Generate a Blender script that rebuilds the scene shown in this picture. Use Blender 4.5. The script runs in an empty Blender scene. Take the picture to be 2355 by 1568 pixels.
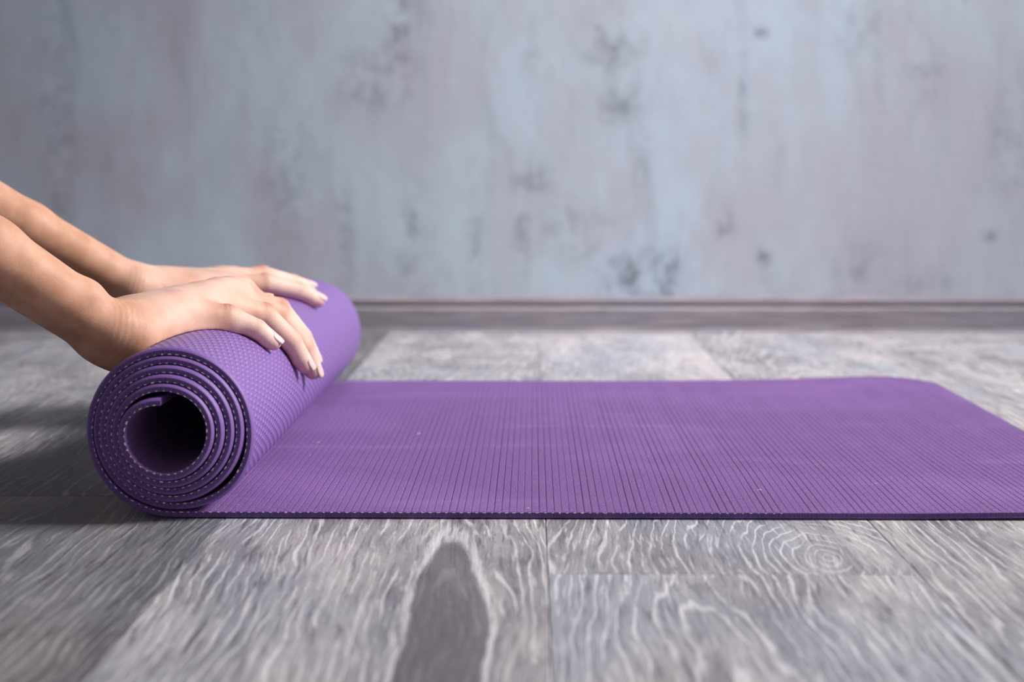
import bpy, bmesh, math, random
import numpy as np
from mathutils import Vector, Matrix

# ------------------------------------------------------------------ camera
scene = bpy.context.scene
COL = scene.collection
cam_data = bpy.data.cameras.new('camera')
cam = bpy.data.objects.new('camera', cam_data)
COL.objects.link(cam)
YAW, PITCH, ROLL = 0.0137, 0.1140, -0.00064
fwd = Vector((-math.sin(YAW) * math.cos(PITCH), math.cos(YAW) * math.cos(PITCH), -math.sin(PITCH)))
rgt = Vector((math.cos(YAW), math.sin(YAW), 0.0))
upv = rgt.cross(fwd)
r2 = rgt * math.cos(ROLL) + upv * math.sin(ROLL)
u2 = -rgt * math.sin(ROLL) + upv * math.cos(ROLL)
cam.matrix_world = Matrix(((r2.x, u2.x, -fwd.x, 0.0), (r2.y, u2.y, -fwd.y, -0.96076),
                           (r2.z, u2.z, -fwd.z, 0.22654), (0, 0, 0, 1)))
cam_data.sensor_width = 36.0
cam_data.lens = 36.0 * 3473.1 / 2355.0
cam_data.clip_start = 0.02
cam_data.clip_end = 50
cam_data.dof.use_dof = True
cam_data.dof.focus_distance = 1.05
cam_data.dof.aperture_fstop = 5.4
scene.camera = cam

# ------------------------------------------------------------------ light
world = bpy.data.worlds.new('world')
scene.world = world
world.use_nodes = True
bg = world.node_tree.nodes['Background']
bg.inputs['Color'].default_value = (1.0, 0.94, 0.92, 1)
bg.inputs['Strength'].default_value = 0.29

def area(name, loc, target, sx, sy, power, col, spread=180):
    d = bpy.data.lights.new(name, 'AREA')
    d.shape = 'RECTANGLE'; d.size = sx; d.size_y = sy; d.energy = power; d.color = col
    d.spread = math.radians(spread)
    o = bpy.data.objects.new(name, d)
    COL.objects.link(o)
    o.location = loc
    o.rotation_euler = (Vector(target) - Vector(loc)).to_track_quat('-Z', 'Y').to_euler()
    return o
# daylight from a window on the right, and an added, unseen lamp brightening the wall's middle
area('window_daylight', (2.15, 0.25, 1.8), (-0.05, 0.18, 0.1), 0.9, 0.8, 25.5, (1.0, 0.97, 0.95), 80)
area('added_wall_fill', (0.22, 0.20, 2.40), (0.16, 1.145, 0.25), 0.6, 0.4, 3.75, (1.0, 0.95, 0.93), 42)

scene.view_settings.view_transform = 'Standard'
scene.view_settings.look = 'None'
scene.view_settings.gamma = 1.0
scene.view_settings.use_curve_mapping = False
scene.view_settings.exposure = 0.0

# ------------------------------------------------------------------ helpers
def mesh_obj(name, verts, faces, mat=None, parent=None, smooth=True):
    me = bpy.data.meshes.new(name)
    me.from_pydata([tuple(v) for v in verts], [], [tuple(f) for f in faces])
    if smooth:
        me.polygons.foreach_set('use_smooth', [True] * len(me.polygons))
    me.update()
    o = bpy.data.objects.new(name, me)
    COL.objects.link(o)
    if mat is not None:
        for m in (mat if isinstance(mat, (list, tuple)) else [mat]):
            me.materials.append(m)
    if parent is not None:
        o.parent = parent
    return o

class NT:
    """small node-tree builder"""
    def __init__(self, name):
        self.m = bpy.data.materials.new(name)
        self.m.use_nodes = True
        self.t = self.m.node_tree
        self.bsdf = self.t.nodes['Principled BSDF']
    def n(self, typ, **kw):
        nd = self.t.nodes.new(typ)
        for k, v in kw.items():
            setattr(nd, k, v)
        return nd
    def set(self, sock, val):
        if hasattr(val, 'is_linked') or isinstance(val, bpy.types.NodeSocket):
            self.t.links.new(val, sock)
        else:
            sock.default_value = val
    def math(self, op, a, b=None, c=None, clamp=False):
        nd = self.n('ShaderNodeMath', operation=op, use_clamp=clamp)
        for i, v in enumerate((a, b, c)):
            if v is not None:
                self.set(nd.inputs[i], v)
        return nd.outputs[0]
    def mix(self, f, a, b, blend='MIX'):
        nd = self.n('ShaderNodeMix', data_type='RGBA', blend_type=blend)
        self.set(nd.inputs[0], f)
        self.set(nd.inputs[6], a)
        self.set(nd.inputs[7], b)
        return nd.outputs[2]
    def comb(self, x, y, z):
        nd = self.n('ShaderNodeCombineXYZ')
        for i, v in enumerate((x, y, z)):
            self.set(nd.inputs[i], v)
        return nd.outputs[0]
    def sep(self, v):
        nd = self.n('ShaderNodeSeparateXYZ')
        self.set(nd.inputs[0], v)
        return nd.outputs
    def noise(self, vec, scale, detail=3, rough=0.55, dist=0.0):
        nd = self.n('ShaderNodeTexNoise')
        self.set(nd.inputs['Vector'], vec)
        nd.inputs['Scale'].default_value = scale
        nd.inputs['Detail'].default_value = detail
        nd.inputs['Roughness'].default_value = rough
        nd.inputs['Distortion'].default_value = dist
        return nd.outputs['Fac']
    def remap(self, v, a, b, c=0.0, d=1.0, smooth=True):
        nd = self.n('ShaderNodeMapRange', interpolation_type='SMOOTHSTEP' if smooth else 'LINEAR')
        self.set(nd.inputs[0], v)
        for i, q in enumerate((a, b, c, d)):
            nd.inputs[i + 1].default_value = q
        return nd.outputs[0]
    def bump(self, h, strength, dist, normal=None):
        nd = self.n('ShaderNodeBump')
        nd.inputs['Strength'].default_value = strength
        nd.inputs['Distance'].default_value = dist
        self.set(nd.inputs['Height'], h)
        if normal is not None:
            self.set(nd.inputs['Normal'], normal)
        return nd.outputs[0]
    def out(self, col=None, rough=None, normal=None, **kw):
        b = self.bsdf
        if col is not None: self.set(b.inputs['Base Color'], col)
        if rough is not None: self.set(b.inputs['Roughness'], rough)
        if normal is not None: self.set(b.inputs['Normal'], normal)
        for k, v in kw.items():
            self.set(b.inputs[k.replace('_', ' ')], v)
        return self.m

def srgb(r, g, b):
    f = lambda c: (c / 255 / 12.92) if c / 255 <= 0.04045 else ((c / 255 + 0.055) / 1.055) ** 2.4
    return (f(r), f(g), f(b), 1.0)

# ------------------------------------------------------------------ materials
def wood_material():
    n = NT('grey_limed_wood')
    tc = n.n('ShaderNodeTexCoord').outputs['Object']
    at = lambda k: n.n('ShaderNodeAttribute', attribute_type='OBJECT', attribute_name=k).outputs['Fac']
    seed, gx, gy, gs, tone = at('grain_seed'), at('grain_x'), at('grain_y'), at('grain_slope'), at('grain_tone')
    knot = at('grain_knot')
    x, y, z = n.sep(tc)
    off = n.math('MULTIPLY', seed, 7.31)
    # warped coordinates
    vw = n.comb(n.math('MULTIPLY', x, 1.0), n.math('MULTIPLY', y, 0.34), off)
    w1 = n.noise(vw, 7, 1, 0.5)
    w2 = n.noise(n.comb(x, n.math('MULTIPLY', y, 0.30), off), 30, 2, 0.5)
    w3 = n.noise(n.comb(x, n.math('MULTIPLY', y, 0.28), off), 190, 2, 0.6)
    xx = n.math('ADD', n.math('SUBTRACT', x, gx),
                n.math('ADD', n.math('MULTIPLY', n.math('SUBTRACT', w1, 0.5), 0.030),
                       n.math('MULTIPLY', n.math('SUBTRACT', w2, 0.5), 0.012)))
    xx = n.math('ADD', xx, n.math('MULTIPLY', n.math('SUBTRACT', w3, 0.5), 0.0022))
    dd = n.math('MULTIPLY', n.math('SUBTRACT', y, gy), gs)
    r = n.math('SQRT', n.math('ADD', n.math('MULTIPLY', xx, xx), n.math('MULTIPLY', dd, dd)))
    # rings get tighter outwards
    ph = n.math('ADD', n.math('MULTIPLY', n.math('POWER', r, 0.90), 128.0),
                n.math('MULTIPLY', n.noise(n.comb(xx, n.math('MULTIPLY', y, 0.12), n.math('ADD', off, 3.0)), 55, 2, 0.5), 2.4))
    fr = n.math('FRACT', ph)
    tri = n.math('ABSOLUTE', n.math('SUBTRACT', fr, 0.5))          # 0 .. .5
    ring = n.remap(fr, 0.0, 1.0)
    # pores: fine fibres along the grain
    fv = n.comb(xx, n.math('MULTIPLY', y, 0.035), off)
    fib = n.noise(fv, 950, 3, 0.7)
    fv2 = n.comb(xx, n.math('MULTIPLY', y, 0.050), off)
    fib2 = n.noise(fv2, 430, 3, 0.65)
    grit = n.noise(n.comb(x, n.math('MULTIPLY', y, 0.4), off), 900, 2, 0.7)
    big = n.noise(n.comb(xx, n.math('MULTIPLY', y, 0.20), off), 22, 4, 0.6)
    huge = n.noise(n.comb(n.math('ADD', x, off), n.math('MULTIPLY', y, 0.6), off), 5.0, 2, 0.5)
    core = n.math('MULTIPLY', n.remap(r, 0.0215, 0.0195), n.math('ADD', 0.25, n.math('MULTIPLY', knot, 0.9)), None, True)
    rim = n.remap(n.math('ABSOLUTE', n.math('SUBTRACT', r, 0.0225)), 0.0026, 0.0006)
    breakup = n.remap(n.noise(n.comb(x, n.math('MULTIPLY', y, 0.25), off), 46, 3, 0.65), 0.36, 0.56)
    edge = n.math('ADD', tri, n.math('MULTIPLY', n.math('SUBTRACT', grit, 0.5), 0.14))
    line = n.math('MAXIMUM', n.math('MULTIPLY', n.remap(edge, 0.35, 0.47), breakup), n.math('MULTIPLY', rim, knot))
    lime = n.math('MULTIPLY', n.math('MULTIPLY', line, n.remap(fib2, 0.22, 0.5)), n.math('SUBTRACT', 1.0, n.math('MULTIPLY', core, 0.85)))
    dash = n.math('MULTIPLY', n.remap(fib2, 0.54, 0.66), n.remap(fib, 0.35, 0.6))
    lime2 = n.math('MULTIPLY', dash, n.math('SUBTRACT', 1.0, n.math('MULTIPLY', core, 0.85)))
    base = n.mix(n.remap(big, 0.34, 0.66), srgb(132, 128, 135), srgb(187, 181, 184))
    base = n.mix(n.math('MULTIPLY', n.remap(huge, 0.46, 0.66), 0.6), base, srgb(156, 163, 177))
    base = n.mix(n.math('MULTIPLY', ring, 0.16), base, srgb(84, 80, 88))
    base = n.mix(n.math('MULTIPLY', core, 0.80), base, srgb(96, 91, 98))
    base = n.mix(n.math('MULTIPLY', n.remap(fib2, 0.47, 0.34), 0.62), base, srgb(78, 73, 80))
    base = n.mix(n.math('MULTIPLY', n.remap(grit, 0.46, 0.32), 0.35), base, srgb(74, 70, 76))
    white = srgb(226, 224, 227)
    col = n.mix(n.math('MULTIPLY', lime, 0.66), base, white)
    col = n.mix(n.math('MULTIPLY', lime2, 0.62), col, white)
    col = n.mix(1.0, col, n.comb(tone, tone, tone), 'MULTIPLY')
    h = n.math('ADD', n.math('MULTIPLY', lime, 0.6), n.math('ADD', n.math('MULTIPLY', fib, 0.7), n.math('MULTIPLY', lime2, 0.5)))
    nb = n.bump(h, 0.35, 0.0012)
    return n.out(col, n.remap(fib2, 0.2, 0.8, 0.42, 0.6), nb, Specular_IOR_Level=0.45)

def wall_material():
    n = NT('blue_grey_plaster')
    x, y, z = n.sep(n.n('ShaderNodeTexCoord').outputs['Object'])
    P = lambda sx, sz, o=0.0: n.comb(n.math('MULTIPLY', x, sx), o, n.math('MULTIPLY', z, sz))
    big = n.noise(P(1.0, 0.7), 3.2, 4, 0.55, 0.4)
    mid = n.noise(P(1.0, 0.5, 3.0), 9, 4, 0.6, 0.3)
    streak = n.noise(P(1.0, 0.24, 5.0), 24, 4, 0.6, 0.2)
    drip = n.noise(P(1.0, 0.22, 9.0), 16, 5, 0.65, 0.5)
    cool = srgb(174, 189, 204)
    lilac = srgb(166, 166, 180)
    deep = srgb(132, 142, 156)
    c = n.mix(n.remap(n.math('ADD', n.math('MULTIPLY', big, 0.6), n.math('MULTIPLY', mid, 0.4)), 0.40, 0.60), cool, lilac)
    c = n.mix(n.math('MULTIPLY', n.remap(n.noise(P(1, .6, 21.0), 2.6, 3, .5), 0.42, 0.66), 0.5), c, srgb(170, 183, 195))
    c = n.mix(n.math('MULTIPLY', n.remap(streak, 0.50, 0.72), 0.24), c, deep)
    c = n.mix(n.math('MULTIPLY', n.remap(drip, 0.56, 0.74), 0.34), c, srgb(118, 124, 138))
    c = n.mix(n.math('MULTIPLY', n.remap(streak, 0.46, 0.28), 0.20), c, srgb(186, 203, 212))
    # individual stains of the plaster: (x, z, half width, half height, depth)
    stains = [(-0.182, 0.43, 0.012, 0.060, .75), (-0.188, 0.365, 0.017, 0.035, .7), (-0.228, 0.345, 0.030, 0.032, .5),
              (0.105, 0.39, 0.030, 0.040, .5), (0.122, 0.31, 0.026, 0.030, .45), (0.006, 0.385, 0.016, 0.030, .35),
              (0.150, 0.078, 0.040, 0.030, .75), (0.190, 0.068, 0.012, 0.040, .7), (0.110, 0.072, 0.010, 0.028, .55),
              (0.060, 0.135, 0.036, 0.030, .45), (0.000, 0.215, 0.022, 0.020, .5), (-0.014, 0.130, 0.010, 0.045, .5),
              (0.323, 0.098, 0.009, 0.022, .7), (0.268, 0.150, 0.010, 0.018, .6), (0.634, 0.134, 0.008, 0.007, .7),
              (0.540, 0.36, 0.020, 0.018, .35), (0.315, 0.410, 0.011, 0.006, .6), (0.288, 0.340, 0.006, 0.050, .35),
              (-0.166, 0.150, 0.014, 0.040, .40), (-0.080, 0.120, 0.012, 0.060, .35), (-0.170, 0.090, 0.016, 0.045, .35),
              (-0.262, 0.140, 0.012, 0.050, .4), (-0.34, 0.22, 0.030, 0.080, .35), (-0.66, 0.30, 0.018, 0.16, .4),
              (0.45, 0.42, 0.030, 0.030, .3), (0.66, 0.26, 0.022, 0.06, .35), (0.46, 0.088, 0.04, 0.02, .3), (0.55, 0.07, 0.03, 0.015, .35)]
    wob = n.noise(P(1, 0.8, 13.0), 34, 4, 0.62)
    tot = None
    for sx, sz, a, b, d in stains:
        u = n.math('MULTIPLY', n.math('SUBTRACT', x, sx), 1.0 / a)
        v = n.math('MULTIPLY', n.math('SUBTRACT', z, sz), 1.0 / b)
        q = n.math('ADD', n.math('MULTIPLY', u, u), n.math('MULTIPLY', v, v))
        g = n.math('MULTIPLY', n.math('EXPONENT', n.math('MULTIPLY', q, -0.6)), d)
        tot = g if tot is None else n.math('MAXIMUM', tot, g)
    tot = n.math('MULTIPLY', tot, n.remap(wob, 0.36, 0.70))
    c = n.mix(n.math('MINIMUM', n.math('MULTIPLY', tot, 1.2), 0.9), c, srgb(84, 88, 102))
    nb = n.bump(n.noise(P(1, 1, 2.0), 55, 5, 0.6), 0.25, 0.002)
    return n.out(c, 0.62, nb, Specular_IOR_Level=0.35)

def baseboard_material():
    n = NT('grey_brown_wood_trim')
    x, y, z = n.sep(n.n('ShaderNodeTexCoord').outputs['Object'])
    f = n.noise(n.comb(n.math('MULTIPLY', x, 0.05), y, z), 330, 4, 0.6)
    g = n.noise(n.comb(n.math('MULTIPLY', x, 0.3), y, z), 20, 3, 0.6)
    c = n.mix(n.remap(f, 0.3, 0.7), srgb(112, 104, 112), srgb(150, 143, 152))
    c = n.mix(n.math('MULTIPLY', n.remap(g, 0.4, 0.7), 0.5), c, srgb(124, 124, 140))
    return n.out(c, 0.5, n.bump(f, 0.2, 0.001))

def mat_top_material():
    n = NT('purple_foam_ribbed_side')
    u, v, _ = n.sep(n.n('ShaderNodeUVMap', uv_map='UVMap').outputs[0])
    uv = n.comb(u, v, 0.0)
    fine = n.noise(uv, 1500, 2, 0.7)
    fleck = n.noise(n.comb(u, v, 3.0), 900, 2, 0.6)
    speck = n.noise(n.comb(u, v, 7.0), 130, 1, 0.4)
    dust = n.noise(n.comb(n.math('MULTIPLY', u, 0.7), v, 11.0), 7, 4, 0.55, 0.6)
    streak = n.noise(n.comb(n.math('MULTIPLY', u, 0.35), n.math('MULTIPLY', v, 1.6), 4.0), 12, 4, 0.6, 0.5)
    c = n.mix(n.remap(fine, 0.38, 0.62), srgb(70, 36, 102), srgb(136, 90, 170))
    c = n.mix(n.math('MULTIPLY', n.remap(dust, 0.45, 0.72), 0.30), c, srgb(156, 110, 186))
    c = n.mix(n.math('MULTIPLY', n.remap(streak, 0.55, 0.75), 0.28), c, srgb(166, 124, 194))
    c = n.mix(n.math('MULTIPLY', n.remap(fleck, 0.56, 0.68), 0.70), c, srgb(196, 160, 222))
    c = n.mix(n.math('MULTIPLY', n.remap(speck, 0.80, 0.83), 0.8), c, srgb(225, 215, 225))
    nb = n.bump(n.math('ADD', fine, n.math('MULTIPLY', fleck, 0.8)), 0.9, 0.0009)
    return n.out(c, 0.62, nb, Specular_IOR_Level=0.4, Sheen_Weight=0.28, Sheen_Roughness=0.45, Sheen_Tint=(0.80, 0.52, 1.0, 1.0))

def mat_bottom_material():
    n = NT('purple_foam_dimpled_side')
    u, v, _ = n.sep(n.n('ShaderNodeUVMap', uv_map='UVMap').outputs[0])
    PU, PV = 0.0052, 0.0078
    row = n.math('DIVIDE', v, PV)
    fl = n.math('FLOOR', row)
    half = n.math('MULTIPLY', n.math('MODULO', fl, 2.0), 0.5)
    uu = n.math('FRACT', n.math('ADD', n.math('DIVIDE', u, PU), half))
    vv = n.math('FRACT', row)
    du = n.math('ABSOLUTE', n.math('SUBTRACT', uu, 0.5))
    dv = n.math('ABSOLUTE', n.math('SUBTRACT', vv, 0.5))
    # lens shaped pits, long along the roll's circumference
    q = n.math('ADD', n.math('POWER', n.math('MULTIPLY', du, 2.9), 2.0), n.math('POWER', n.math('MULTIPLY', dv, 2.9), 2.0))
    pit = n.math('MULTIPLY', n.remap(q, 1.0, 0.05), n.remap(v, 0.0025, 0.0060))
    fine = n.noise(n.comb(u, v, 0.0), 1600, 2, 0.7)
    c = n.mix(n.remap(fine, 0.3, 0.7), srgb(118, 84, 156), srgb(138, 104, 176))
    c = n.mix(n.math('MULTIPLY', pit, 0.42), c, srgb(176, 148, 210))  # paler bump tops: worn foam, with their lit dashes painted in
    h = n.math('ADD', n.math('MULTIPLY', pit, 1.0), n.math('MULTIPLY', fine, 0.25))
    nb = n.bump(h, 1.0, 0.0009)
    return n.out(c, 0.46, nb, Specular_IOR_Level=0.5)

def mat_edge_material():
    n = NT('purple_foam_cut_edge')
    u, v, _ = n.sep(n.n('ShaderNodeUVMap', uv_map='UVMap').outputs[0])
    f = n.noise(n.comb(u, n.math('MULTIPLY', v, 0.2), 0.0), 900, 3, 0.7)
    c = n.mix(n.remap(f, 0.3, 0.7), srgb(70, 46, 108), srgb(112, 82, 150))
    return n.out(c, 0.7, n.bump(f, 0.6, 0.0008))

def simple(name, col, rough=0.6, **kw):
    n = NT(name)
    f = n.noise(n.n('ShaderNodeTexCoord').outputs['Object'], 400, 3, 0.6)
    c = n.mix(n.remap(f, 0.3, 0.7), tuple(v * 0.9 for v in col[:3]) + (1,), col)
    return n.out(c, rough, n.bump(f, 0.15, 0.0005), **kw)

def skin_material():
    n = NT('skin')
    p = n.n('ShaderNodeTexCoord').outputs['Object']
    blush = n.n('ShaderNodeAttribute', attribute_type='GEOMETRY', attribute_name='blush').outputs['Fac']
    wr = n.n('ShaderNodeAttribute', attribute_type='GEOMETRY', attribute_name='wrinkle').outputs['Fac']
    tint = n.n('ShaderNodeAttribute', attribute_type='GEOMETRY', attribute_name='rosy_lit').outputs['Fac']
    mott = n.noise(p, 55, 4, 0.6)
    pores = n.noise(p, 900, 3, 0.6)
    c = n.mix(n.remap(mott, 0.35, 0.65), srgb(200, 148, 120), srgb(215, 165, 139))
    c = n.mix(tint, c, srgb(252, 226, 217))  # pale pink fingers and knuckles, their bright light painted into the skin colour
    c = n.mix(blush, c, srgb(190, 104, 96))
    lines = n.math('ADD', n.math('MULTIPLY', pores, 0.5), n.math('MULTIPLY', wr, 1.0))
    nb = n.bump(lines, 0.35, 0.0006)
    return n.out(c, 0.54, nb, Subsurface_Weight=0.22, Subsurface_Radius=(1.0, 0.35, 0.2),
                 Subsurface_Scale=0.006, Specular_IOR_Level=0.34)

M_WOOD = wood_material()
M_WALL = wall_material()
M_TRIM = baseboard_material()
M_TOP, M_BOT, M_EDGE = mat_top_material(), mat_bottom_material(), mat_edge_material()
M_SKIN = skin_material()
M_NAIL = simple('pale_nail', srgb(244, 206, 197), 0.34, Coat_Weight=0.3)
M_THREAD = simple('white_scrim_thread', srgb(248, 246, 250), 0.5)
M_SUB = simple('dark_underlay', srgb(52, 48, 50), 0.9)

# ------------------------------------------------------------------ setting
def box(lo, hi):
    (x0, y0, z0), (x1, y1, z1) = lo, hi
    v = [(x0, y0, z0), (x1, y0, z0), (x1, y1, z0), (x0, y1, z0), (x0, y0, z1), (x1, y0, z1), (x1, y1, z1), (x0, y1, z1)]
    f = [(0, 3, 2, 1), (4, 5, 6, 7), (0, 1, 5, 4), (1, 2, 6, 5), (2, 3, 7, 6), (3, 0, 4, 7)]
    return v, f

WALL_Y = 1.145
floor = mesh_obj('floor', *box((-2.4, -1.8, -0.03), (2.4, WALL_Y, -0.008)), M_SUB, smooth=False)
floor['kind'] = 'structure'
floor['label'] = 'grey limed wood plank floor running up to the plaster wall'

PW, PL, GAP, CH = 0.2085, 1.22, 0.0002, 0.0005
def plank_mesh():
    a, b = PW / 2 - GAP, PL / 2 - GAP
    v = []
    for z, i in ((-0.008, 0.0), (-CH * 0.7, 0.0), (0.0, CH)):
        v += [(-a + i, -b + i, z), (a - i, -b + i, z), (a - i, b - i, z), (-a + i, b - i, z)]
    f = [(8, 9, 10, 11)]
    for k in (0, 4):
        for j in range(4):
            f.append((k + j, k + (j + 1) % 4, k + 4 + (j + 1) % 4, k + 4 + j))
    me = bpy.data.meshes.new('plank')
    me.from_pydata(v, [], f)
    me.materials.append(M_WOOD)
    return me
PLANK = plank_mesh()
# rows counted from the joint at x = -0.2; joint position of each known row
JOINT = {0: -0.55, 1: -0.132, -1: 0.067, 2: 0.42, -2: 0.55, 3: -0.3, -3: -0.2}
random.seed(11)
for row in range(-10, 12):
    x0 = -0.2 + PW * row
    j = JOINT.get(row, random.uniform(-0.6, 0.6))
    y = j - PL * 2
    while y < WALL_Y + 0.001:
        yc = y + PL / 2
        y0, y1 = max(y, -1.8), min(y + PL, WALL_Y)
        if y1 - y0 > 0.02:
            o = bpy.data.objects.new('plank', PLANK)
            COL.objects.link(o)
            o.parent = floor
            o.location = (x0 + PW / 2, yc, 0)
            if y + PL > WALL_Y or y < -1.8:                  # cut plank at the wall
                o.location = (x0 + PW / 2, (y0 + y1) / 2, 0)
                o.scale = (1, (y1 - y0) / PL, 1)
            o['grain_seed'] = random.uniform(0, 10)
            o['grain_x'] = random.uniform(-0.06, 0.06)
            o['grain_y'] = random.uniform(-0.9, 0.9)
            o['grain_slope'] = random.choice((0.035, 0.05, 0.08))
            o['grain_tone'] = random.uniform(0.86, 1.04)
            o['grain_knot'] = 0.0
            lx, ly = o.location.x, o.location.y
            if row == 0 and y0 < -0.2 < y1:
                o['grain_x'] = -0.046 - lx; o['grain_y'] = -0.30 - ly; o['grain_slope'] = 0.085; o['grain_seed'] = 1.3; o['grain_tone'] = 1.02; o['grain_knot'] = 0.85
            if row == 1 and y0 < -0.3 < y1:
                o['grain_x'] = 0.09 - lx; o['grain_y'] = -0.75 - ly; o['grain_slope'] = 0.06; o['grain_tone'] = 1.0
            if row == 1 and y0 < 0.0 < y1:
                o['grain_x'] = 0.172 - lx; o['grain_y'] = -0.095 - ly; o['grain_slope'] = 0.45; o['grain_tone'] = 1.04; o['grain_knot'] = 0.0
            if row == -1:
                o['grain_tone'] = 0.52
        y += PL

wall = mesh_obj('wall_back', *box((-2.4, WALL_Y, -0.03), (2.4, WALL_Y + 0.12, 2.6)), M_WALL, smooth=False)
wall['kind'] = 'structure'
wall['label'] = 'stained blue grey plaster wall behind the mat'

wl = mesh_obj('wall_left', *box((-2.4, -1.8, -0.03), (-2.3, WALL_Y, 2.6)), M_WALL, smooth=False)
wl['kind'] = 'structure'
ceil = mesh_obj('ceiling', *box((-2.4, -1.8, 2.6), (2.4, WALL_Y + 0.12, 2.7)), simple('white_ceiling', srgb(190, 190, 192), 0.9), smooth=False)
ceil['kind'] = 'structure'

prof = [(0.0, 0.0), (0.0005, 0.003), (0.0035, 0.0045), (0.0035, 0.0310), (0.0055, 0.0335), (0.0095, 0.0345), (0.0095, 0.0370),
        (0.0075, 0.0385), (0.0075, 0.0440), (0.0095, 0.0475), (0.0130, 0.0490), (0.016, 0.0490), (0.016, 0.0)]
bv, bf = [], []
for X in (-2.4, 2.4):
    for dy, z in prof:
        bv.append((X, WALL_Y - 0.016 + dy, z))
np_ = len(prof)
for i in range(np_):
    bf.append((i, (i + 1) % np_, np_ + (i + 1) % np_, np_ + i))
bf += [tuple(range(np_))[::-1], tuple(range(np_, 2 * np_))]
bb = mesh_obj('baseboard_back', bv, bf, M_TRIM, smooth=False)
bb['kind'] = 'structure'
bb['label'] = 'low grey brown moulded wooden baseboard along the plaster wall'

# ------------------------------------------------------------------ yoga mat
XC, R, T, WID = -0.2342, 0.0570, 0.0050, 0.61
TH0, TH1 = math.radians(92 - 360), math.radians(1710)
R1, R0 = R - T / 2, 0.0250
path = []                                   # (x, z, nx, nz, s): n points to the ribbed side
def spiral(th):
    k = (th - TH0) / (TH1 - TH0)
    r = R0 + (R1 - R0) * k
    d = math.degrees(th)
    r -= 0.0030 * math.exp(-((d + 268) / 50) ** 2)
    r += 0.0022 * math.exp(-((d - 1398) / 34) ** 2)
    r += 0.0004 * math.sin(2 * th + 1.0) * (1 - k) + 0.0003 * math.sin(3 * th)*(1-k)
    e = min(1.0, max(0.0, (1710 - d) / 150)); e = e * e * (3 - 2 * e)
    ox = 0.0012 * e - 0.0018 * (1 - k); oz = 0.0010 * e + 0.0002 * (1 - k)
    return XC + ox + r * math.cos(th), R + oz + r * math.sin(th)
NS = 1450
pts = [spiral(TH0 + (TH1 - TH0) * i / NS) for i in range(NS + 1)]
_o = np.array(pts[-int(NS * 360 / 1978):]) - np.array([XC, R])
_a = np.arctan2(_o[:, 1], _o[:, 0]); _i = np.argsort(_a)
OUT_A, OUT_R = _a[_i], np.hypot(_o[:, 0], _o[:, 1])[_i] + T / 2
def roll_radius(dx, dz):
    return np.interp(np.arctan2(dz, dx), OUT_A, OUT_R)
MAT_END = 0.412
RIB = 0.0049
xq = XC
NF = 2000
for i in range(1, NF + 1):
    pts.append((XC + (MAT_END - XC) * i / NF, T / 2))
pts = np.array(pts)
tan = np.gradient(pts, axis=0)
tan /= np.linalg.norm(tan, axis=1)[:, None]
nor = np.stack([-tan[:, 1], tan[:, 0]], 1)    # left of travel direction = ribbed (inner) side
seg = np.r_[0, np.cumsum(np.linalg.norm(np.diff(pts, axis=0), axis=1))]
def groove(s):
    f = (s / RIB) % 1.0
    d = np.minimum(f, 1 - f) * RIB
    return np.clip(1 - d / 0.00042, 0, 1) * 0.0007
grv = groove(seg)
ys = np.r_[0.0, 0.0004, 0.0014, 0.003, np.linspace(0.02, WID - 0.02, 25), WID - 0.003, WID - 0.0014, WID - 0.0004, WID]
edge_in = np.zeros(len(ys))
edge_in[[0, -1]] = 0.0005
edge_in[[1, -2]] = 0.0002
gfade = np.ones(len(ys)); gfade[[0, -1]] = 0.0; gfade[[1, -2]] = 0.12; gfade[[2, -3]] = 0.7
bev = np.zeros(len(ys))                      # rolled-over lower rim
bev[[0, -1]] = 0.0017; bev[[1, -2]] = 0.0010; bev[[2, -3]] = 0.0003
def wave(x, y):
    """gentle lift of the flat sheet (it is 0 by the roll)"""
    g = np.clip((x + 0.15) / 0.25, 0, 1)
    g = g * g * (3 - 2 * g)
    c = 0.0028 * np.exp(-((x - 0.36) / 0.07) ** 2 - ((y - 0.62) / 0.13) ** 2)
    c += 0.0020 * np.exp(-((x - 0.47) / 0.10) ** 2 - ((y - 0.36) / 0.10) ** 2)
    c += 0.0012 * g * (1 + np.sin(9 * x + 7 * y)) * np.clip(y / 0.12, 0, 1)
    c += 0.0012 * np.clip((x - 0.25) / 0.1, 0, 1) * np.clip(1 - y / 0.05, 0, 1)
    return c
n_s, n_y = len(pts), len(ys)
Yg = np.repeat(ys[None, :], n_s, 0)
# telescoped edge: neighbouring turns are not perfectly flush
turn = np.r_[np.linspace(TH0, TH1, NS + 1), np.full(NF, TH1)]
jit = 0.0005 * np.sin(turn * 0.63 + 0.4) * np.clip((TH1 - turn) / 3.0, 0, 1) - 0.0036 * np.clip((TH1 - 1.5 - turn) / (2 * math.pi), 0, 9)
Yg = Yg + jit[:, None] * (1 - 2 * ys[None, :] / WID * 0)
cornx = np.zeros((n_s, n_y))
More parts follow.
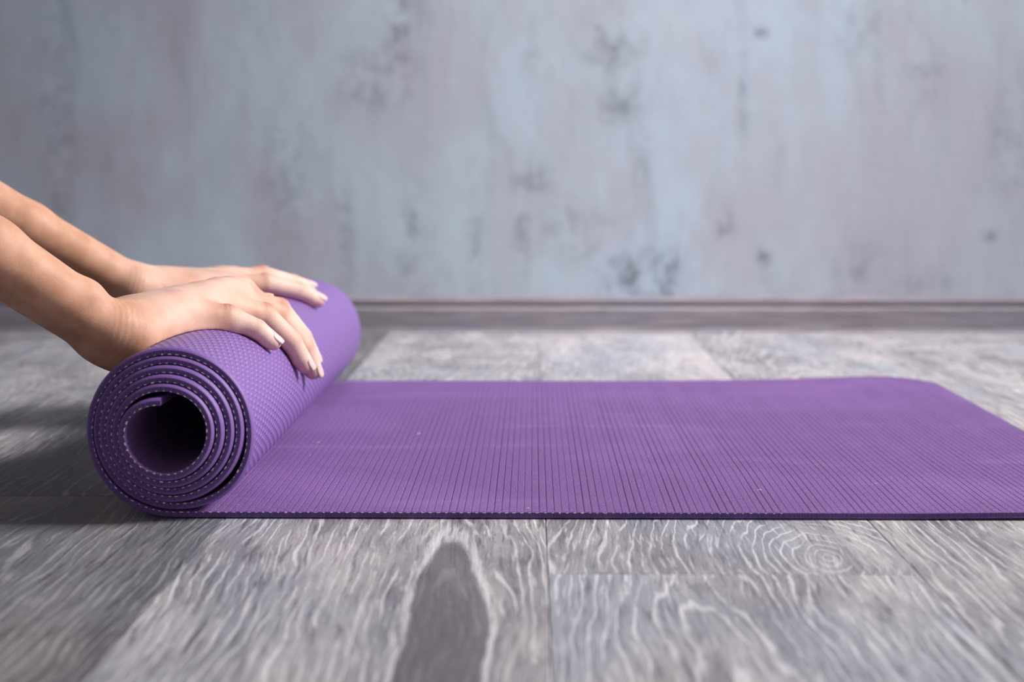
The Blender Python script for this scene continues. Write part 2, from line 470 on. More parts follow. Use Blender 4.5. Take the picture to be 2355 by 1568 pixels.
# rounded far right corner and slightly wavy end edge
fl = np.clip((pts[:, 0] - 0.20) / (MAT_END - 0.20), 0, 1)
fl[:NS] = 0
cr = np.clip((ys - (WID - 0.055)) / 0.055, 0, 1)
cornx = -(fl[:, None] ** 3) * (0.055 * (1 - np.sqrt(np.maximum(0, 1 - cr[None, :] ** 2))))
flat = np.zeros(n_s); flat[NS + 1:] = 1
Wv = wave(pts[:, 0][:, None] + cornx, Yg) * flat[:, None]
verts = []
topX = pts[:, 0][:, None] + nor[:, 0][:, None] * (T / 2 - grv[:, None] * gfade[None, :] - edge_in[None, :]) + cornx
topZ = pts[:, 1][:, None] + nor[:, 1][:, None] * (T / 2 - grv[:, None] * gfade[None, :] - edge_in[None, :]) + Wv
botX = pts[:, 0][:, None] - nor[:, 0][:, None] * (T / 2 - bev[None, :]) + cornx
botZ = pts[:, 1][:, None] - nor[:, 1][:, None] * (T / 2 - bev[None, :]) + Wv
botZ = np.maximum(botZ, 0.0004)
V = np.concatenate([np.stack([topX, Yg, topZ], -1).reshape(-1, 3), np.stack([botX, Yg, botZ], -1).reshape(-1, 3)])
NB = n_s * n_y
ii, jj = np.meshgrid(np.arange(n_s - 1), np.arange(n_y - 1), indexing='ij')
a = (ii * n_y + jj).ravel()
ftop = np.stack([a, a + n_y, a + n_y + 1, a + 1], -1)
fbot = np.stack([a + NB, a + NB + 1, a + NB + n_y + 1, a + NB + n_y], -1)
i1 = np.arange(n_s - 1)
e0 = i1 * n_y
fe0 = np.stack([e0, e0 + NB, e0 + NB + n_y, e0 + n_y], -1)
e1 = e0 + n_y - 1
fe1 = np.stack([e1, e1 + n_y, e1 + NB + n_y, e1 + NB], -1)
j1 = np.arange(n_y - 1)
fs = np.stack([j1, j1 + 1, j1 + 1 + NB, j1 + NB], -1)
k0 = (n_s - 1) * n_y
fz = np.stack([k0 + j1, k0 + j1 + NB, k0 + j1 + 1 + NB, k0 + j1 + 1], -1)
F = np.concatenate([ftop, fbot, fe0, fe1, fs, fz])
mi = np.r_[np.zeros(len(ftop)), np.ones(len(fbot)), np.full(len(F) - len(ftop) - len(fbot), 2)].astype(np.int32)
mat_o = mesh_obj('yoga_mat', V.tolist(), F.tolist(), [M_TOP, M_BOT, M_EDGE])
me = mat_o.data
me.polygons.foreach_set('material_index', mi)
uvl = me.uv_layers.new(name='UVMap')
uvv = np.concatenate([np.stack([np.repeat(seg[:, None], n_y, 1), np.repeat(ys[None, :], n_s, 0)], -1).reshape(-1, 2)] * 2)
uvv[NB:, 0] += 0.0
li = np.empty(len(me.loops), np.int32)
me.loops.foreach_get('vertex_index', li)
uv = uvv[li].copy()
uvl.data.foreach_set('uv', uv.astype(np.float32).ravel())
# hard edge between faces and cut edge
sharp = np.zeros(len(me.edges), bool)
ev = np.empty(len(me.edges) * 2, np.int32); me.edges.foreach_get('vertices', ev); ev = ev.reshape(-1, 2)
def is_border(v):
    q = v % NB
    return (q % n_y == 0) | (q % n_y == n_y - 1) | (q < n_y) | (q >= k0)
both = is_border(ev[:, 0]) & is_border(ev[:, 1])
att = me.attributes.new('sharp_edge', 'BOOLEAN', 'EDGE')
att.data.foreach_set('value', both)
mat_o['label'] = 'half unrolled purple yoga mat lying on the grey plank floor'
mat_o['category'] = 'yoga mat'

# white scrim threads showing along the ribbed side of the near cut edge
random.seed(5)
tv, tf = [], []
s = 0.004
while s < seg[-1] - 0.25:
    k = int(np.searchsorted(seg, s)); k = min(k, n_s - 2)
    c = Vector((topX[k, 0], Yg[k, 0], topZ[k, 0]))
    t3 = Vector((tan[k, 0], 0, tan[k, 1])); n3 = Vector((nor[k, 0], 0, nor[k, 1])); y3 = Vector((0, -1, 0))
    L, Wd = random.uniform(0.0005, 0.0013), random.uniform(0.00012, 0.00028)
    if random.random() < 0.06: Wd *= 1.9
    flatpart = seg[k] > seg[NS]
    if flatpart and c.x > 0.05: L *= 0.6; Wd *= 0.8
    c = c - n3 * 0.0002
    base = len(tv)
    for sx in (-1, 1):
        for sn in (-1, 1):
            for sy in (-0.6, 1):
                q = c + t3 * sx * L * (1 if sn > 0 else 0.7) + n3 * sn * Wd * random.uniform(.6, 1.2) + y3 * sy * 0.0003
                tv.append(q)
    for f in ((0, 1, 3, 2), (4, 6, 7, 5), (0, 4, 5, 1), (2, 3, 7, 6), (0, 2, 6, 4), (1, 5, 7, 3)):
        tf.append(tuple(base + i for i in f))
    s += random.uniform(0.0046, 0.0052) * (1.0 if not (flatpart and c.x > 0.05) else 1.0)
th = mesh_obj('edge_thread', tv, tf, M_THREAD, mat_o, smooth=False)
th['kind'] = 'stuff'
th['label'] = 'white scrim threads along the cut edge'

# ------------------------------------------------------------------ implicit surfaces
def smin(a, b, k):
    h = np.clip(0.5 + 0.5 * (b - a) / k, 0, 1)
    return b + (a - b) * h - k * h * (1 - h)

class Grid:
    def __init__(self, lo, hi, h):
        self.lo = np.array(lo, float); self.h = h
        self.n = np.ceil((np.array(hi, float) - self.lo) / h).astype(int) + 1
        self.ax = [self.lo[i] + h * np.arange(self.n[i]) for i in range(3)]
    def new(self):
        return np.full(tuple(self.n), 1.0, np.float32)
    def sub(self, lo, hi):
        sl, cs = [], []
        for i in range(3):
            a = max(0, int(np.floor((lo[i] - self.lo[i]) / self.h)))
            b = min(self.n[i], int(np.ceil((hi[i] - self.lo[i]) / self.h)) + 1)
            if b <= a: return None, None
            sl.append(slice(a, b)); cs.append(self.ax[i][a:b])
        g = np.meshgrid(*cs, indexing='ij', sparse=True)
        return tuple(sl), [q.astype(np.float32) for q in g]
    def cone(self, D, a, b, ra, rb, k=0.006, op='add', flat=None):
        a, b = np.array(a, float), np.array(b, float)
        m = max(ra, rb) + k + 3 * self.h
        sl, P = self.sub(np.minimum(a, b) - m, np.maximum(a, b) + m)
        if sl is None: return
        ab = b - a
        L2 = max(float(ab @ ab), 1e-12)
        d = [P[i] - a[i] for i in range(3)]
        t = np.clip((d[0] * ab[0] + d[1] * ab[1] + d[2] * ab[2]) / L2, 0, 1)
        e = [d[i] - t * ab[i] for i in range(3)]
        if flat is not None:                       # squash along a direction: (unit vector, factor > 1)
            fv, ff = flat
            dot = e[0] * fv[0] + e[1] * fv[1] + e[2] * fv[2]
            e = [e[i] + fv[i] * dot * (ff - 1) for i in range(3)]
        f = np.sqrt(e[0] ** 2 + e[1] ** 2 + e[2] ** 2) - (ra + (rb - ra) * t)
        if flat is not None:
            f = f / (1 + (flat[1] - 1) * 0.3)
        if op == 'add':
            D[sl] = smin(D[sl], f, k)
        else:
            D[sl] = -smin(-D[sl], f, k)
    def ball(self, D, c, r, k=0.006, op='add', flat=None):
        self.cone(D, c, np.array(c) + 1e-6, r, r, k, op, flat)
    def polygonise(self, D):
        """naive surface nets, then two Newton steps onto the surface"""
        D = D.astype(np.float64)
        ins = D < 0
        nx, ny, nz = [q - 1 for q in D.shape]
        acc = np.zeros((nx, ny, nz, 3)); cnt = np.zeros((nx, ny, nz))
        for axis in range(3):
            o1, o2 = [q for q in range(3) if q != axis]
            for u in (0, 1):
                for v in (0, 1):
                    s0 = [None] * 3
                    s0[axis] = slice(0, D.shape[axis] - 1)
                    s0[o1] = slice(u, u + D.shape[o1] - 1); s0[o2] = slice(v, v + D.shape[o2] - 1)
                    s1 = list(s0); s1[axis] = slice(1, D.shape[axis])
                    A, B = D[tuple(s0)], D[tuple(s1)]
                    cross = (A < 0) != (B < 0)
                    tt = np.where(cross, A / np.where(cross, A - B, 1), 0)
                    cnt += cross
                    acc[..., axis] += np.where(cross, tt, 0)
                    acc[..., o1] += np.where(cross, u, 0)
                    acc[..., o2] += np.where(cross, v, 0)
        act = cnt > 0
        idx = np.full(act.shape, -1, np.int64)
        idx[act] = np.arange(act.sum())
        cell = np.argwhere(act)
        vp = self.lo + self.h * (cell + acc[act] / cnt[act][:, None])
        faces = []
        for axis in range(3):
            o1, o2 = (axis + 1) % 3, (axis + 2) % 3
            s0 = [slice(1, q - 1) for q in D.shape]
            s0[axis] = slice(0, D.shape[axis] - 1)
            s1 = list(s0); s1[axis] = slice(1, D.shape[axis])
            A, B = ins[tuple(s0)], ins[tuple(s1)]
            e = np.argwhere(A != B)
            flip = A[tuple(e.T)]
            base = e.copy()
            base[:, o1] += 1; base[:, o2] += 1
            def cid(d1, d2):
                q = base.copy(); q[:, o1] -= d1; q[:, o2] -= d2
                return idx[tuple(q.T)]
            quad = np.stack([cid(1, 1), cid(0, 1), cid(0, 0), cid(1, 0)], -1)
            quad[~flip] = quad[~flip][:, ::-1]
            faces.append(quad)
        faces = np.concatenate(faces)
        G = np.gradient(D, self.h)
        for _ in range(2):
            q = (vp - self.lo) / self.h
            val = self.tri(D, q)
            g = np.stack([self.tri(G[i], q) for i in range(3)], -1)
            g2 = np.maximum((g ** 2).sum(1), 0.05)
            vp = vp - np.clip(val / g2, -self.h * .5, self.h * .5)[:, None] * g
        return vp, faces
    @staticmethod
    def tri(A, q):
        q = np.clip(q, 0, np.array(A.shape) - 1.001)
        i = q.astype(int); f = q - i
        r = 0
        for a in (0, 1):
            for b in (0, 1):
                for c in (0, 1):
                    w = (f[:, 0] if a else 1 - f[:, 0]) * (f[:, 1] if b else 1 - f[:, 1]) * (f[:, 2] if c else 1 - f[:, 2])
                    r = r + w * A[i[:, 0] + a, i[:, 1] + b, i[:, 2] + c]
        return r

A3 = lambda *v: np.array(v, float)
def unit(v):
    return v / np.linalg.norm(v)

J = {
    'R': {
        'pinky': [(-0.2563, 0.108, 0.1245), (-0.2207, 0.122, 0.1201), (-0.2013, 0.128, 0.1087), (-0.1896, 0.133, 0.1005)],
        'ring': [(-0.2429, 0.138, 0.1287), (-0.2025, 0.168, 0.1169), (-0.1848, 0.178, 0.0947), (-0.1747, 0.186, 0.0769)],
        'middle': [(-0.2333, 0.16, 0.132), (-0.1964, 0.194, 0.115), (-0.1804, 0.205, 0.0881), (-0.1734, 0.213, 0.0686)],
        'index': [(-0.2337, 0.181, 0.1309), (-0.1982, 0.209, 0.117), (-0.1819, 0.22, 0.0939), (-0.1762, 0.226, 0.0773)],
        'thumb': [(-0.2821, 0.125, 0.1175), (-0.263, 0.195, 0.1206), (-0.2329, 0.222, 0.1226), (-0.2134, 0.23, 0.1209)],
        'arm': [(-0.2994, 0.073, 0.1182), (-0.3548, 0.04, 0.1653)],
    },
    'L': {
        'index': [(-0.2786, 0.362, 0.1226), (-0.2384, 0.38, 0.1243), (-0.2134, 0.398, 0.1131), (-0.1973, 0.411, 0.1057)],
        'middle': [(-0.2775, 0.385, 0.1247), (-0.2468, 0.412, 0.1286), (-0.2222, 0.434, 0.1182), (-0.2113, 0.447, 0.1131)],
        'ring': [(-0.2838, 0.408, 0.125), (-0.2584, 0.438, 0.1248), (-0.2383, 0.46, 0.1149), (-0.2305, 0.47, 0.1108)],
        'pinky': [(-0.2972, 0.428, 0.1235), (-0.2766, 0.452, 0.1205), (-0.2613, 0.466, 0.1128), (-0.2545, 0.474, 0.1088)],
        'thumb': [(-0.3284, 0.335, 0.1217), (-0.2983, 0.335, 0.1172), (-0.2742, 0.345, 0.1126), (-0.2566, 0.352, 0.1104)],
        'arm': [(-0.3518, 0.325, 0.13), (-0.4401, 0.285, 0.1891)],
    },
}

def push_out(p, clear):
    """keep a joint at least `clear` away from the roll's surface"""
    d = np.array([p[0] - XC, p[2] - R]); l = np.hypot(*d)
    if l < R + clear:
        d = d / l * (R + clear)
        return A3(XC + d[0], p[1], R + d[1])
    return np.array(p, float)

RADII = {'index': (.0105, .0092, .0083, .0070), 'middle': (.0108, .0095, .0086, .0073), 'ring': (.0104, .0091, .0082, .0069),
         'pinky': (.0098, .0085, .0076, .0063), 'thumb': (.0140, .0110, .0098, .0076)}

def build_hand(side):
    H = {n: [np.array(q, float) for q in J[side][n]] for n in ('pinky', 'ring', 'middle', 'index', 'thumb', 'arm')}
    for n, l in H.items():
        if n != 'arm':
            for i in range(len(l)):
                l[i] = push_out(l[i], RADII[n][i] * 0.80)
    wrist, fore = H['arm']
    adir = unit(fore - wrist)
    elbow = wrist + adir * 0.235
    allp = np.array([p for l in H.values() for p in l] + [elbow])
    g = Grid(allp.min(0) - 0.045, allp.max(0) + 0.045, 0.00125)
    P = g.new()
    mcp = {n: H[n][0] for n in ('pinky', 'ring', 'middle', 'index')}
    across = unit(mcp['index'] - mcp['pinky'])
    hdir = unit((mcp['middle'] + mcp['ring']) / 2 - wrist)
    dors = unit(np.cross(hdir, across))
    if dors[2] < 0: dors = -dors
    across = unit(np.cross(dors, hdir) * np.sign(np.dot(np.cross(dors, hdir), across)))
    # forearm: two bones side by side make it wider than thick
    awide = unit(across - adir * (across @ adir))
    aup = unit(np.cross(adir, awide)); aup = aup * np.sign(aup[2])
    for s_ in (-1, 1):
        g.cone(P, wrist + awide * s_ * 0.0085, wrist + adir * 0.09 + awide * s_ * 0.0095, 0.0180, 0.0202, 0.008)
        g.cone(P, wrist + adir * 0.09 + awide * s_ * 0.0095, elbow + awide * s_ * 0.012, 0.0202, 0.0265, 0.008)
    # ulna head: the little bump on the little-finger side of the wrist
    g.ball(P, wrist + adir * 0.022 - awide * 0.016 + aup * 0.009, 0.0070, 0.012)
    # palm: one bone per finger
    for i, n in enumerate(('pinky', 'ring', 'middle', 'index')):
        off = (-0.0125, -0.004, 0.0045, 0.0125)[i]
        root = wrist + across * off - adir * 0.008 + dors * 0.001
        m = mcp[n] - dors * 0.0035
        g.cone(P, root, m, 0.0150, 0.0112, 0.012)
        # flesh below the bones
        nxt = H[n][1]
        g.cone(P, root - dors * 0.008 + hdir * 0.012, m - dors * 0.006, 0.0135, 0.0105, 0.012)
        web = m + (nxt - m) * 0.36 - dors * 0.003
        g.cone(P, m - dors * 0.003, web, 0.0100, 0.0078, 0.008)
    # heel of the hand and ball of the thumb
    g.cone(P, wrist + hdir * 0.016 - across * 0.017 - dors * 0.010, mcp['pinky'] - dors * 0.011 - hdir * 0.016, 0.0150, 0.0100, 0.014)
    g.cone(P, wrist + hdir * 0.012 + across * 0.012 - dors * 0.009, (H['thumb'][0] + H['thumb'][1]) / 2 - dors * 0.004, 0.0150, 0.0130, 0.014)
    # palm pressed against the roll
    for n, w_ in (('pinky', 0.0115), ('ring', 0.0125), ('middle', 0.0125), ('index', 0.0115)):
        last = None
        for t in (0.25, 0.4, 0.55, 0.7, 0.85, 1.0, 1.15):
            c_ = wrist + (mcp[n] - wrist) * t - across * (0.012 * (1 - min(t, 1)) if n == 'pinky' else 0)
            q_ = np.array([c_[0] - XC, c_[2] - R]); l_ = np.hypot(*q_)
            if l_ - R > 0.034: last = None; continue
            q_ = q_ / l_ * (R + 0.0075)
            p_ = A3(XC + q_[0], c_[1], R + q_[1])
            g.cone(P, c_, p_, 0.011, w_ * 0.9, 0.010)
            if last is not None: g.cone(P, last, p_, w_, w_, 0.010)
            last = p_
    # flesh along the outer edge of the hand, resting on the roll
    e0_, e1_ = wrist + hdir * 0.020 - across * 0.013 - dors * 0.021, mcp['pinky'] - dors * 0.016 + hdir * 0.002
    g.cone(P, e0_, e1_, 0.0180, 0.0130, 0.012)
    g.cone(P, e1_, H['pinky'][1] - dors * 0.006, 0.0130, 0.0085, 0.010)
    pc = (mcp['ring'] + mcp['middle']) / 2 - dors * 0.014 - hdir * 0.025
    g.cone(P, wrist + hdir * 0.025 - dors * 0.016, pc, 0.018, 0.018, 0.014)
    g.cone(P, pc, (mcp['ring'] + mcp['middle']) / 2 - dors * 0.012 + hdir * 0.008, 0.016, 0.013, 0.012)
    g.cone(P, wrist - adir * 0.012 - dors * 0.004, wrist + hdir * 0.02 - dors * 0.010, 0.017, 0.017, 0.012)
    # tendons and knuckle heads on the back of the hand
    for n in ('pinky', 'ring', 'middle', 'index'):
        off = {'pinky': -0.008, 'ring': -0.003, 'middle': 0.003, 'index': 0.008}[n]
        a_ = wrist + across * off + dors * 0.0125 + hdir * 0.020
        b_ = mcp[n] + dors * 0.0068
        g.cone(P, a_ + (b_ - a_) * 0.25, b_, 0.0020, 0.0030, 0.0035)
        g.ball(P, mcp[n] + dors * 0.0026, 0.0080, 0.0045)
    total = P.copy()
    nails = []
    for n in ('thumb', 'index', 'middle', 'ring', 'pinky'):
        j, rr = H[n], RADII[n]
        Fd = g.new()
        for i in range(3):
            g.cone(Fd, j[i], j[i + 1], rr[i], rr[i + 1], 0.0010)
        # waist between the joints, fuller pads, bony middle joint
        for i in (1, 2):
            ax = unit(j[i + 1] - j[i - 1])
            out = np.array([j[i][0] - XC, 0, j[i][2] - R]); out = unit(out - ax * (out @ ax))
            if i == 1: g.ball(Fd, j[i] + out * rr[i] * 0.16, rr[i] * 0.90, 0.002)
        ax = unit(j[3] - j[2])
        out = np.array([j[3][0] - XC, 0, j[3][2] - R]); out = unit(out - ax * (out @ ax))
        g.ball(Fd, j[2] * 0.35 + j[3] * 0.65 - out * 0.0010, rr[3] * 1.06, 0.002)
        lo = np.min(j, 0) - 0.03; hi = np.max(j, 0) + 0.03
        sl, _ = g.sub(lo, hi)
        total[sl] = np.minimum(total[sl], smin(P[sl], Fd[sl], 0.0075 if n != 'thumb' else 0.012))
        nails.append((n, j[2], j[3], ax, out, rr[3], rr[2]))
    # the flesh is pressed flat where it meets the roll
    gx, gy, gz = np.meshgrid(*g.ax, indexing='ij', sparse=True)
    cyl = np.sqrt((gx - XC) ** 2 + (gz - R) ** 2) - (roll_radius(gx - XC + 0 * gz, gz - R + 0 * gx) + 0.0002)
    total = np.maximum(total, (-cyl).astype(np.float32))
    vp, fc = g.polygonise(total)
    # colour and wrinkle attributes
    blush = np.zeros(len(vp)); wrk = np.zeros(len(vp)); rosy_lit = np.zeros(len(vp))
    def near(c, r): return np.exp(-(((vp - c) / r) ** 2).sum(1))
    for n in ('index', 'middle', 'ring', 'pinky', 'thumb'):
        j, rr = H[n], RADII[n]
        for i in (1, 2):
            ax = unit(j[i + 1] - j[i - 1])
            out = np.array([j[i][0] - XC, 0, j[i][2] - R]); out = unit(out - ax * (out @ ax))
            c = j[i] + out * rr[i]
            w = near(c, 0.0062 if i == 1 else 0.005)
            blush = np.maximum(blush, w * (0.72 if i == 1 else 0.22))
            t = (vp - c) @ ax
            wrk += w * np.sin(t / 0.00115 * 2.0 + 0.6 * np.sin(900 * ((vp - c) @ np.cross(ax, out)))) * 0.9
        blush = np.maximum(blush, near(j[0] + dors * 0.010, 0.008) * (0.42 if n != 'thumb' else 0))
        seg_t = np.clip(((vp - j[1]) @ (j[3] - j[1])) / ((j[3] - j[1]) @ (j[3] - j[1])), -0.4, 1)
        dist = np.linalg.norm(vp - (j[1] + seg_t[:, None] * (j[3] - j[1])), axis=1)
        rosy_lit = np.maximum(rosy_lit, np.clip(1.6 - dist / 0.010, 0, 1) * np.clip((seg_t + 0.4) * 1.6, 0, 1))  # strongest on the fingers, where the painted light sits
        rosy_lit = np.maximum(rosy_lit, 0.75 * near(j[0] + dors * 0.010, 0.030))
        # palmar side of the fingers is redder
        pt = unit(np.array([j[2][0] - XC, 0, j[2][2] - R]))
        blush = np.maximum(blush, np.clip(1.4 - dist / 0.010, 0, 1) * np.clip(-((vp - j[2]) @ pt) / 0.006, 0, 1) * 0.5)
    # creases across the bent wrist
    tw = (vp - wrist) @ unit(hdir - adir)
    lat = (vp - wrist) @ across
    wrk += np.exp(-((tw - 0.004) / 0.011) ** 2) * np.sin(tw / 0.0021 * math.pi + 0.9 * np.sin(lat * 260) + 0.7 * np.sin(lat * 610 + 1)) * 0.26
    return vp, fc, np.clip(blush, 0, 1), wrk, np.clip(rosy_lit * 0.74, 0, 1), nails, wrist, elbow, H

hands = {s: build_hand(s) for s in 'RL'}

# the rest of the kneeling person (to the left of the photograph's frame)
E1, E2 = hands['R'][7], hands['L'][7]
d_ = unit(A3(0.87, 0.42, 0)); s_ = A3(-d_[1], d_[0], 0)
Mid = A3(-0.655, 0.035, 0.50)
S1, S2 = Mid - s_ * 0.165, Mid + s_ * 0.165
Hip = A3(-0.935, -0.10, 0.215)
K1, K2 = Hip - s_ * 0.13 + d_ * 0.37, Hip + s_ * 0.13 + d_ * 0.37
K1[2] = K2[2] = 0.068
N1, N2 = K1 - d_ * 0.40 + s_ * 0.05, K2 - d_ * 0.40 - s_ * 0.05
N1[2] = N2[2] = 0.045
Neck = Mid + d_ * 0.035 + A3(0, 0, 0.045)
Head = Neck + d_ * 0.095 + A3(0, 0, 0.125)

def body_field(g, D, e=0.0, parts=('torso', 'arms', 'legs', 'head')):
    if 'torso' in parts:
        g.cone(D, Hip - s_ * 0.07, Hip + s_ * 0.07, 0.115 + e, 0.115 + e, 0.05)
        g.cone(D, Hip, Hip * 0.45 + Mid * 0.55, 0.115 + e, 0.098 + e, 0.06)
        g.cone(D, Hip * 0.45 + Mid * 0.55 - s_ * 0.03, Mid - d_ * 0.01 - s_ * 0.075, 0.095 + e, 0.072 + e, 0.05)
        g.cone(D, Hip * 0.45 + Mid * 0.55 + s_ * 0.03, Mid - d_ * 0.01 + s_ * 0.075, 0.095 + e, 0.072 + e, 0.05)
        g.cone(D, S1, S2, 0.052 + e, 0.052 + e, 0.03)
        for q in (-1, 1):
            g.ball(D, Mid * 0.72 + Hip * 0.28 + d_ * 0.085 + s_ * q * 0.075 - A3(0, 0, 0.045), 0.052 + e, 0.04)
    if 'arms' in parts:
        for S, E, W in ((S1, E1, hands['R'][6]), (S2, E2, hands['L'][6])):
            g.cone(D, S, S * 0.4 + E * 0.6, 0.053 + e, 0.043 + e, 0.03)
            g.cone(D, S * 0.4 + E * 0.6, E, 0.043 + e, 0.038 + e, 0.02)
            g.cone(D, E, E + unit(W - E) * 0.045, 0.038 + e, 0.036 + e, 0.02)
    if 'legs' in parts:
        for K, N, q in ((K1, N1, -1), (K2, N2, 1)):
            hp = Hip + s_ * q * 0.09 - A3(0, 0, 0.01)
            g.cone(D, hp, K, 0.095 + e, 0.062 + e, 0.03)
            g.cone(D, K, K * 0.55 + N * 0.45, 0.058 + e, 0.056 + e, 0.02)
            g.cone(D, K * 0.55 + N * 0.45, N, 0.054 + e, 0.038 + e, 0.02)
    if 'head' in parts:
        g.cone(D, Neck - d_ * 0.02 - A3(0, 0, 0.02), Head - d_ * 0.035 - A3(0, 0, 0.05), 0.052, 0.050, 0.03)
        up_ = unit(A3(0, 0, 1) + d_ * 0.55); fr = unit(d_ - A3(0, 0, 0.55))
        g.cone(D, Head + up_ * 0.03 - fr * 0.018, Head + up_ * 0.025 + fr * 0.012, 0.080, 0.074, 0.03)
        g.cone(D, Head - up_ * 0.01 + fr * 0.02, Head - up_ * 0.062 + fr * 0.045, 0.060, 0.034, 0.035)
        g.cone(D, Head + up_ * 0.012 + fr * 0.088, Head - up_ * 0.022 + fr * 0.092, 0.007, 0.009, 0.010)
        g.cone(D, Head - up_ * 0.047 + fr * 0.084 - s_ * 0.016, Head - up_ * 0.047 + fr * 0.084 + s_ * 0.016, 0.006, 0.006, 0.006)
        for q in (-1, 1):
            g.ball(D, Head + up_ * 0.018 + fr * 0.092 + s_ * q * 0.033, 0.014, 0.010, 'sub')
            g.ball(D, Head + up_ * 0.014 + fr * 0.076 + s_ * q * 0.033, 0.013, 0.004)
            g.cone(D, Head + up_ * 0.026 - fr * 0.01 + s_ * q * 0.080, Head - up_ * 0.014 - fr * 0.004 + s_ * q * 0.074, 0.013, 0.008, 0.008)
def feet(g, D):
    for N, q in ((N1, -1), (N2, 1)):
        heel = N + A3(0, 0, 0.018) - d_ * 0.03
        toe = N - d_ * 0.155 - A3(0, 0, 0.020)
        g.cone(D, N, heel, 0.038, 0.034, 0.02)
        g.cone(D, heel, toe, 0.033, 0.021, 0.02)
        for i in range(5):
            b0 = toe + s_ * (i - 2) * 0.014 * q
            g.cone(D, b0, b0 - d_ * (0.034 - 0.004 * i), 0.010, 0.009 if i else 0.011, 0.006)
BLO, BHI = (-1.28, -0.42, 0.0), (-0.36, 0.42, 0.90)
g = Grid(BLO, BHI, 0.0075)
D = g.new()
body_field(g, D); feet(g, D)
bvp, bfc = g.polygonise(D)
bvp[:, 2] = np.maximum(bvp[:, 2], 0.004)

VV = np.concatenate([hands['R'][0], hands['L'][0], bvp])
o1 = len(hands['R'][0]); o2 = o1 + len(hands['L'][0])
FF = np.concatenate([hands['R'][1], hands['L'][1] + o1, bfc + o2])
zb = np.zeros(len(bvp))
person = mesh_obj('person', VV.tolist(), FF.tolist(), M_SKIN)
for k, nm in ((2, 'blush'), (3, 'wrinkle'), (4, 'rosy_lit')):
    at = person.data.attributes.new(nm, 'FLOAT', 'POINT')
    at.data.foreach_set('value', np.concatenate([hands['R'][k], hands['L'][k], zb]).astype(np.float32))
person['label'] = 'person with bare forearms pressing both hands on the rolled mat'
person['category'] = 'person'

def garment(name, e, parts, cut, mat, label):
    g = Grid(BLO, BHI, 0.0085)
    D = g.new()
    body_field(g, D, e, parts)
    gx, gy, gz = np.meshgrid(*g.ax, indexing='ij', sparse=True)
    D = np.maximum(D, cut(gx, gy, gz)).astype(np.float32)
    v, f = g.polygonise(D)
    v[:, 2] = np.maximum(v[:, 2], 0.002)
    o = mesh_obj(name, v.tolist(), f.tolist(), mat, person)
    o['label'] = label
M_SHIRT = simple('charcoal_jersey', srgb(72, 70, 78), 0.85)
M_PANTS = simple('black_leggings', srgb(44, 43, 50), 0.8)
M_HAIR = simple('brown_hair', srgb(70, 48, 36), 0.5)
tdir = unit(Mid - Hip)
waist = Hip + tdir * 0.10
garment('top', 0.007, ('torso', 'arms'),
        lambda x, y, z: -((x - waist[0]) * tdir[0] + (y - waist[1]) * tdir[1] + (z - waist[2]) * tdir[2]) + 0 * x,
        M_SHIRT, 'charcoal top with elbow sleeves')
waist2 = Hip + tdir * 0.13
def torso_legs(x, y, z):
    return ((x - waist2[0]) * tdir[0] + (y - waist2[1]) * tdir[1] + (z - waist2[2]) * tdir[2]) + 0 * x
def pants():
    g = Grid(BLO, BHI, 0.0085)
    D = g.new()
    Dl = g.new()
    body_field(g, Dl, 0.004, ('legs',))
    body_field(g, D, 0.005, ('torso', 'legs'))
    gx, gy, gz = np.meshgrid(*g.ax, indexing='ij', sparse=True)
    D = np.maximum(D, np.minimum(torso_legs(gx, gy, gz), Dl - 0.03)).astype(np.float32)
    v, f = g.polygonise(D)
    v[:, 2] = np.maximum(v[:, 2], 0.0015)
    mesh_obj('leggings', v.tolist(), f.tolist(), M_PANTS, person)
pants()
g = Grid(Head - 0.2, Head + 0.2, 0.005)
D = g.new()
up_ = unit(A3(0, 0, 1) + d_ * 0.55); fr = unit(d_ - A3(0, 0, 0.55))
g.cone(D, Head + up_ * 0.035 - fr * 0.022, Head + up_ * 0.045 + fr * 0.008, 0.084, 0.076, 0.02)
g.cone(D, Head - fr * 0.03, Head - fr * 0.05 - up_ * 0.03, 0.080, 0.06, 0.03)
g.ball(D, Head + up_ * 0.05 - fr * 0.115, 0.042, 0.02)
gx, gy, gz = np.meshgrid(*g.ax, indexing='ij', sparse=True)
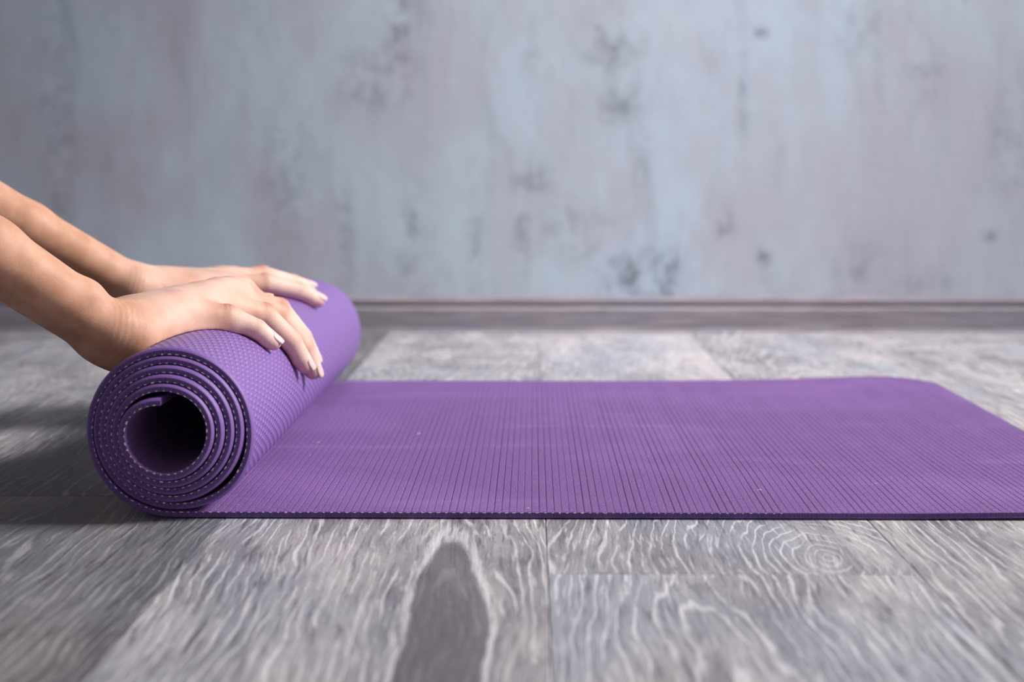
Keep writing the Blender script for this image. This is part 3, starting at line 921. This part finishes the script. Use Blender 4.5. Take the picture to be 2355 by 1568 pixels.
face = (gx - Head[0]) * (fr - up_ * 0.55)[0] + (gy - Head[1]) * (fr - up_ * 0.55)[1] + (gz - Head[2]) * (fr - up_ * 0.55)[2] - 0.022
D = np.maximum(D, face).astype(np.float32)
hv, hf = g.polygonise(D)
mesh_obj('hair', hv.tolist(), hf.tolist(), M_HAIR, person)

# fingernails
def nail(j2, j3, ax, out, r3, r2):
    side = np.cross(ax, out)
    L = r3 * 1.75
    seg_ = np.linalg.norm(j3 - j2)
    tip_s = seg_ + r3 * 0.98 - 0.0002            # distance of the free edge from the last joint
    v, f = [], []
    NU, NW = 10, 8
    AW = 0.98
    for layer in (0, 1):
        for i in range(NU + 1):
            u = i / NU
            for k in range(NW + 1):
                w = k / NW * 2 - 1
                uu = u + 0.16 * w * w * (1 - u) ** 2 - 0.10 * w * w * u ** 3
                s_ax = tip_s - L * (1 - uu)
                rad = r2 + (r3 - r2) * min(1.0, s_ax / seg_) + 0.00022
                rad -= 0.10 * r3 * max(0, uu - 0.55) ** 2 / 0.2
                ang = w * AW * (0.90 + 0.10 * math.sin(u * math.pi))
                rad2 = rad - (0.00075 if layer else 0.0)
                v.append(j2 + ax * s_ax + side * rad2 * math.sin(ang) + out * rad2 * math.cos(ang))
    n1 = (NU + 1) * (NW + 1)
    for i in range(NU):
        for k in range(NW):
            q = i * (NW + 1) + k
            f.append((q, q + 1, q + NW + 2, q + NW + 1))
            f.append((n1 + q, n1 + q + NW + 1, n1 + q + NW + 2, n1 + q + 1))
    rim = [k for k in range(NW)] 
    for k in range(NW):
        f.append((k, n1 + k, n1 + k + 1, k + 1))
        q = NU * (NW + 1) + k
        f.append((q, q + 1, n1 + q + 1, n1 + q))
    for i in range(NU):
        q = i * (NW + 1); f.append((q, q + NW + 1, n1 + q + NW + 1, n1 + q))
        q += NW; f.append((q, n1 + q, n1 + q + NW + 1, q + NW + 1))
    mesh_obj('fingernail', v, f, M_NAIL, person)
for s in 'RL':
    for n, j2, j3, ax, out, r3, r2 in hands[s][5]:
        nail(j2, j3, ax, out, r3, r2)
